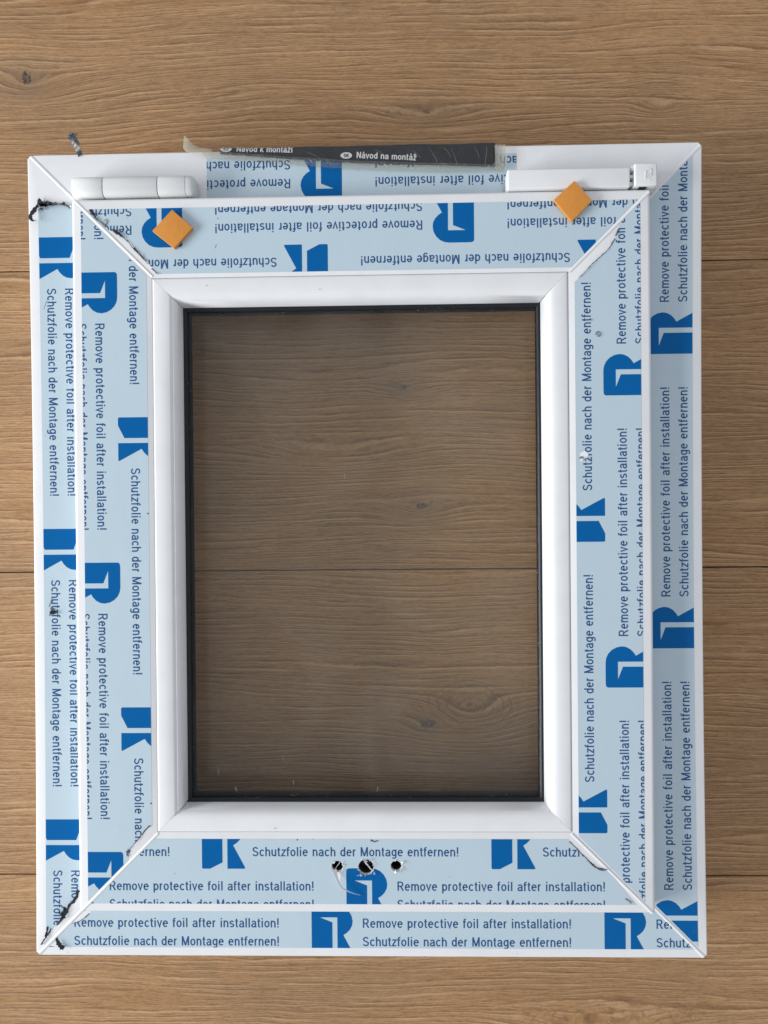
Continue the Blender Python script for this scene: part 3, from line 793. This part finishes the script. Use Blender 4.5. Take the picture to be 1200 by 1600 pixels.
# ------------------------------------------------------------------ orange shims
def shim(pts, z, h, tilt, label):
    cx = sum(p[0] for p in pts) / 4; cy_ = sum(p[1] for p in pts) / 4
    mb = MB(); P_ = [(x - cx, y - cy_) for x, y in ccw(pts)]
    mb.add([(x, y, 0) for x, y in P_] + [(x, y, h) for x, y in P_], [(3, 2, 1, 0), (4, 5, 6, 7), (0, 1, 5, 4), (1, 2, 6, 5), (2, 3, 7, 6), (3, 0, 4, 7)])
    o = mb.build("packing_shim", SHIM, None, bevel=.35, smooth=35, warp=False)
    o.location = (cx * MMU, cy_ * MMU, z * MMU); o.rotation_euler = tilt
    o['label'] = label; o['category'] = 'spacer'; o['group'] = 'orange packing shims on the sash'
    return o
shim([(-135.8, 250.1), (-121.1, 236.9), (-134.7, 222.4), (-150.4, 235.1)], ZS + .25, 3.2, (0, 0, 0), "square orange shim lying flat on the printed foil, left one, below the barrel hinge")
shim([(152.2, 264.9), (164.7, 251.0), (150.6, 236.8), (137.6, 252.0)], 85.35, 3.0, (math.radians(4.2), 0, 0), "square orange shim propped on the edge of the white hinge cover, right one")

# ------------------------------------------------------------------ instruction leaflet in its clear bag, bent over the frame's top edge
def lower(u):
    P_ = [(-135, 301), (-104.3, 297.3), (-50.9, 292.5), (-1.9, 288.7), (98.9, 284.0), (120, 283.4)]
    for (a, b), (c_, d_) in zip(P_, P_[1:]):
        if u <= c_: return b + (d_ - b) * (u - a) / (c_ - a)
    return P_[-1][1]
EDGE = 299.4
def bend(x, y, z):
    """lay a flat point over the frame edge: past it the sheet turns down the outer side"""
    if y <= EDGE: return (x, y, z)
    r_ = z - 68.6; s_ = y - EDGE; q = r_ * math.pi / 2
    if s_ < q: a = s_ / r_; return (x, EDGE + r_ * math.sin(a), 68.6 + r_ * math.cos(a))
    return (x, EDGE + r_, 68.6 - (s_ - q))
def puff(x, y, k=1.0): return k * (noise.noise(Vector((x * .035, y * .09, 3.1))) * .5 + .5)
LF = thing("leaflet", "black installation leaflet with white printing, bent over the top edge of the window frame", "leaflet")
def sheet(x0, x1, ylo, yhi, z, nx, ny, amp, thick=0):
    mb = MB()
    for i in range(nx + 1):
        x = x0 + (x1 - x0) * i / nx; a = ylo(x); b = yhi(x)
        for j in range(ny + 1):
            y = a + (b - a) * j / ny
            mb.v.append(bend(x, y, z + puff(x, y, amp)))
    for i in range(nx):
        for j in range(ny):
            k = i * (ny + 1) + j; mb.f.append((k, k + ny + 1, k + ny + 2, k + 1))
    return mb
mb = sheet(-104.3, 98.9, lower, lambda x: 338, 71.2, 80, 90, 1.0)
o = mb.build("folded_sheet", LEAF, LF, smooth=60, warp=False)
sm = o.modifiers.new("thick", 'SOLIDIFY'); sm.thickness = .0005; sm.offset = -1
def print_leaf(txt, x0, y0, x1, y1, cap, name, mat, wd=.16):
    L_ = math.hypot(x1 - x0, y1 - y0); ca, sa = (x1 - x0) / L_, (y1 - y0) / L_
    mb = MB()
    for li, q in text_fit(txt, L_, cap, wd):
        pts = ccw([(x0 + a * ca - b * sa, y0 + a * sa + b * ca) for a, b in q])
        for c_ in chop(pts, 1, .5):
            mb.add([bend(x, y, 71.2 + puff(x, y) + .28 + li * .012) for x, y in c_], [tuple(range(len(c_)))])
    mb.build(name, mat, LF, warp=False)
print_leaf("Návod na montáž", -3.4, 292.2, 40.6, 289.6, 4.6, "lettering", LWHITE)
print_leaf("Návod k montáži", -92.2, 298.6, -50.6, 297.0, 4.6, "lettering", LWHITE)
for bx, by, tx in ((-10.9, 294.2, "SK"), (-100.0, 300.8, "CZ")):
    mb = MB(); c0 = [(bx + 4.3 * math.cos(a * .2618), by + 2.4 * math.sin(a * .2618)) for a in range(24)]
    vs = [bend(bx, by, 71.2 + puff(bx, by) + .28)] + [bend(x, y, 71.2 + puff(x, y) + .28) for x, y in c0]
    mb.add(vs, [(0, 1 + i, 1 + (i + 1) % 24) for i in range(24)])
    mb.build("language_badge", LWHITE, LF, warp=False)
    mb = MB()
    for li, q in text_fit(tx, 3.6, 2.3, .2):
        pts = ccw([(bx - 1.8 + a, by - 1.15 + b) for a, b in q])
        mb.add([bend(x, y, 71.2 + puff(x, y) + .36 + li * .012) for x, y in pts], [(0, 1, 2, 3)])
    mb.build("badge_letters", LEAF, LF, warp=False)

BG = thing("plastic_bag", "crumpled clear plastic bag around the black leaflet on the window's top edge", "plastic bag")
def bag_low(x):
    P_ = [(-135, 297.5), (-110.5, 294.1), (-103.4, 293.3), (-53.7, 287.8), (-1.9, 283.0), (63.8, 279.6), (105.9, 280.2), (110, 281)]
    for (a, b), (c_, d_) in zip(P_, P_[1:]):
        if x <= c_: return b + (d_ - b) * (x - a) / (c_ - a) + .5 * noise.noise(Vector((x * .22, 0, 0)))
    return P_[-1][1]
mb = sheet(-118, 105.5, bag_low, lambda x: 342, 72.6, 150, 26, 1.6)
mb.v = [(x, y, z + .35 * noise.noise(Vector((x * .35, y * .5, 9)))) for x, y, z in mb.v]
mb.build("bag_film", BAG, BG, smooth=70, warp=False)
mb = sheet(-118, 105.5, lambda x: bag_low(x) + .2, lambda x: 342, 70.55, 60, 12, .1)
mb.build("bag_film", BAG, BG, smooth=70, warp=False)
mb = sheet(-112, 104.5, lambda x: bag_low(x) - .3, lambda x: min(EDGE - .2, lower(x) + .35), 73.3, 120, 5, 1.4)
mb.v = [(x, y, z + .3 * noise.noise(Vector((x * .5, y * .7, 2)))) for x, y, z in mb.v]
mb.build("bag_rim", RIM, BG, smooth=70, warp=False)
mb = MB()                                               # crumpled mouth of the bag sticking out on the left
tip = [[(-132.0, 301.2, 73), (-129.6, 303.2, 78), (-127.6, 306.4, 85)], [(-129.5, 298.6, 73), (-127.2, 301, 76), (-125.6, 303.6, 80)],
       [(-124, 296.6, 72.5), (-122.5, 299.4, 74.5), (-121.8, 301.4, 75)], [(-117, 294.8, 72.4), (-117, 298.2, 74), (-116.8, 300.8, 73.6)],
       [(-109, 293.7, 72.4), (-109.5, 297, 73.6), (-110, 300.6, 73)]]
for r_ in tip: mb.v += r_
for i in range(4):
    for j in range(2): mb.f.append((i * 3 + j, i * 3 + j + 1, i * 3 + j + 4, i * 3 + j + 3))
o = mb.build("bag_mouth", BAGW, BG, smooth=70, warp=False)
sd = o.modifiers.new("s", 'SUBSURF'); sd.levels = sd.render_levels = 2
mb = MB()                                               # heat-sealed rims and sharp creases in the film
for i in range(60):
    x = random.uniform(-100, 104); y = bag_low(x) + random.uniform(.2, 3.0)
    a = random.uniform(.9, 2.6); l_ = random.uniform(1.0, 4.0)
    ribbon(mb, [(x, y, 74.4), (x + l_ * .5 * math.cos(a) + random.uniform(-.3, .3), y + l_ * .5 * math.sin(a), 74.7), (x + l_ * math.cos(a), y + l_ * math.sin(a), 74.4)], [.1, .3, .08], 0, .8)
for x, y, x2, y2 in ((50, 297, 58, 282), (66, 297, 71, 281.5), (37, 296, 44, 290), (92, 298, 90.5, 284), (83, 297.5, 86.5, 289), (-40, 296, -30, 291), (10, 297, 18, 292), (60, 298, 66, 290)):
    ribbon(mb, [(x, y, 74.7), ((x + x2) / 2 + .6, (y + y2) / 2, 75.0), (x2, y2, 74.5)], [.08, .28, .34], 0, .6)
o = mb.build("bag_crease", BAGW, BG, warp=False); o['kind'] = 'stuff'
# narrow end of the bag beyond the leaflet on the right
mb = MB()
for i in range(7):
    x = 98 + i * 1.35
    mb.v += [(x, 280.6 + .3 * (i % 2), 72.6 + .7 * (i % 2)), (x + .3, 290, 73.2 + .9 * ((i + 1) % 2)), (x, 299.2, 73.0 + .6 * (i % 2))]
for i in range(6):
    for j in range(2): mb.f.append((i * 3 + j, i * 3 + j + 3, i * 3 + j + 4, i * 3 + j + 1))
mb.build("bag_end", BAGW, BG, smooth=20, warp=False)

# ------------------------------------------------------------------ loose scrap of foil by the top left corner
SC = thing("foil_scrap", "small dark curled scrap of foil sticking out above the frame's top left corner", "foil scrap")
mb = MB(); ribbon(mb, spline([(-209.6, 298.5, 70.6), (-211.0, 302.5, 70.2), (-213.4, 306.0, 71.5), (-215.4, 309.2, 73.0), (-215.6, 311.6, 74.2), (-212.8, 312.4, 75)], 5), [4.6] * 8 + [3.0] * 6 + [2.6] * 12, .3, 1.1, .35)
mb.build("stem", SHRED, SC, smooth=60, warp=False)
mb = MB(); ribbon(mb, spline([(-216, 312.4, 74.4), (-213.4, 310.8, 74.6), (-211.4, 308, 74), (-209.0, 304.6, 73.0)], 4), [3.0, 4.6, 5.6, 5.8, 5.4, 5.0, 4.6, 4.0, 3.4, 2.8, 2.2, 1.4, .5], .1, .5, .7)
mb.build("flake", SHREDL, SC, smooth=60, warp=False)
mb = MB()
for i in range(14):
    x, y = random.uniform(-216.0, -209.0), random.uniform(305.5, 312)
    ribbon(mb, [(x, y, 75.4), (x + random.uniform(-1, 1), y + random.uniform(-1, 1), 75.9)], random.uniform(.5, 1.0), 0, 1)
o = mb.build("speck", SHRED, SC, warp=False); o['kind'] = 'stuff'

# ------------------------------------------------------------------ crumbs of dust on the glass and its gasket
mb = MB()
def crumb(x, y, z, r_):
    k = len(mb.v); n = 5; ph = random.uniform(0, 6)
    mb.v.append((x, y, z + r_ * .8))
    for i in range(n):
        a = ph + i * 2 * math.pi / n; q = r_ * random.uniform(.5, 1.3); mb.v.append((x + q * math.cos(a), y + q * math.sin(a), z))
    for i in range(n): mb.f.append((k, k + 1 + i, k + 1 + (i + 1) % n))
for i in range(70):
    crumb(random.uniform(-128, 127), random.uniform(-178, 178), 70.3, random.choice((.10, .12, .16, .2)))
for i in range(120):
    s_ = random.choice('LRBBTT'); a = random.random()
    x, y = side_pt(GK, s_, random.uniform(1.5, 5.5), a); crumb(x, y, 71.6 + random.uniform(-.9, .6), random.choice((.1, .13, .18, .26)))
for x, y in ((-111, -160), (-62, -150), (-55, -168), (-15, 60), (8, -173), (-98, -173)):
    ribbon(mb, [(x, y, 70.5), (x + random.uniform(-1, 1), y - 2.2, 70.9), (x + random.uniform(-1.5, 1.5), y - 4, 70.5)], .16, 0, .5)
o = mb.build("dust", DUST, None, warp=False); o['kind'] = 'stuff'; o['label'] = 'pale crumbs of dust scattered on the glass and its black gasket'
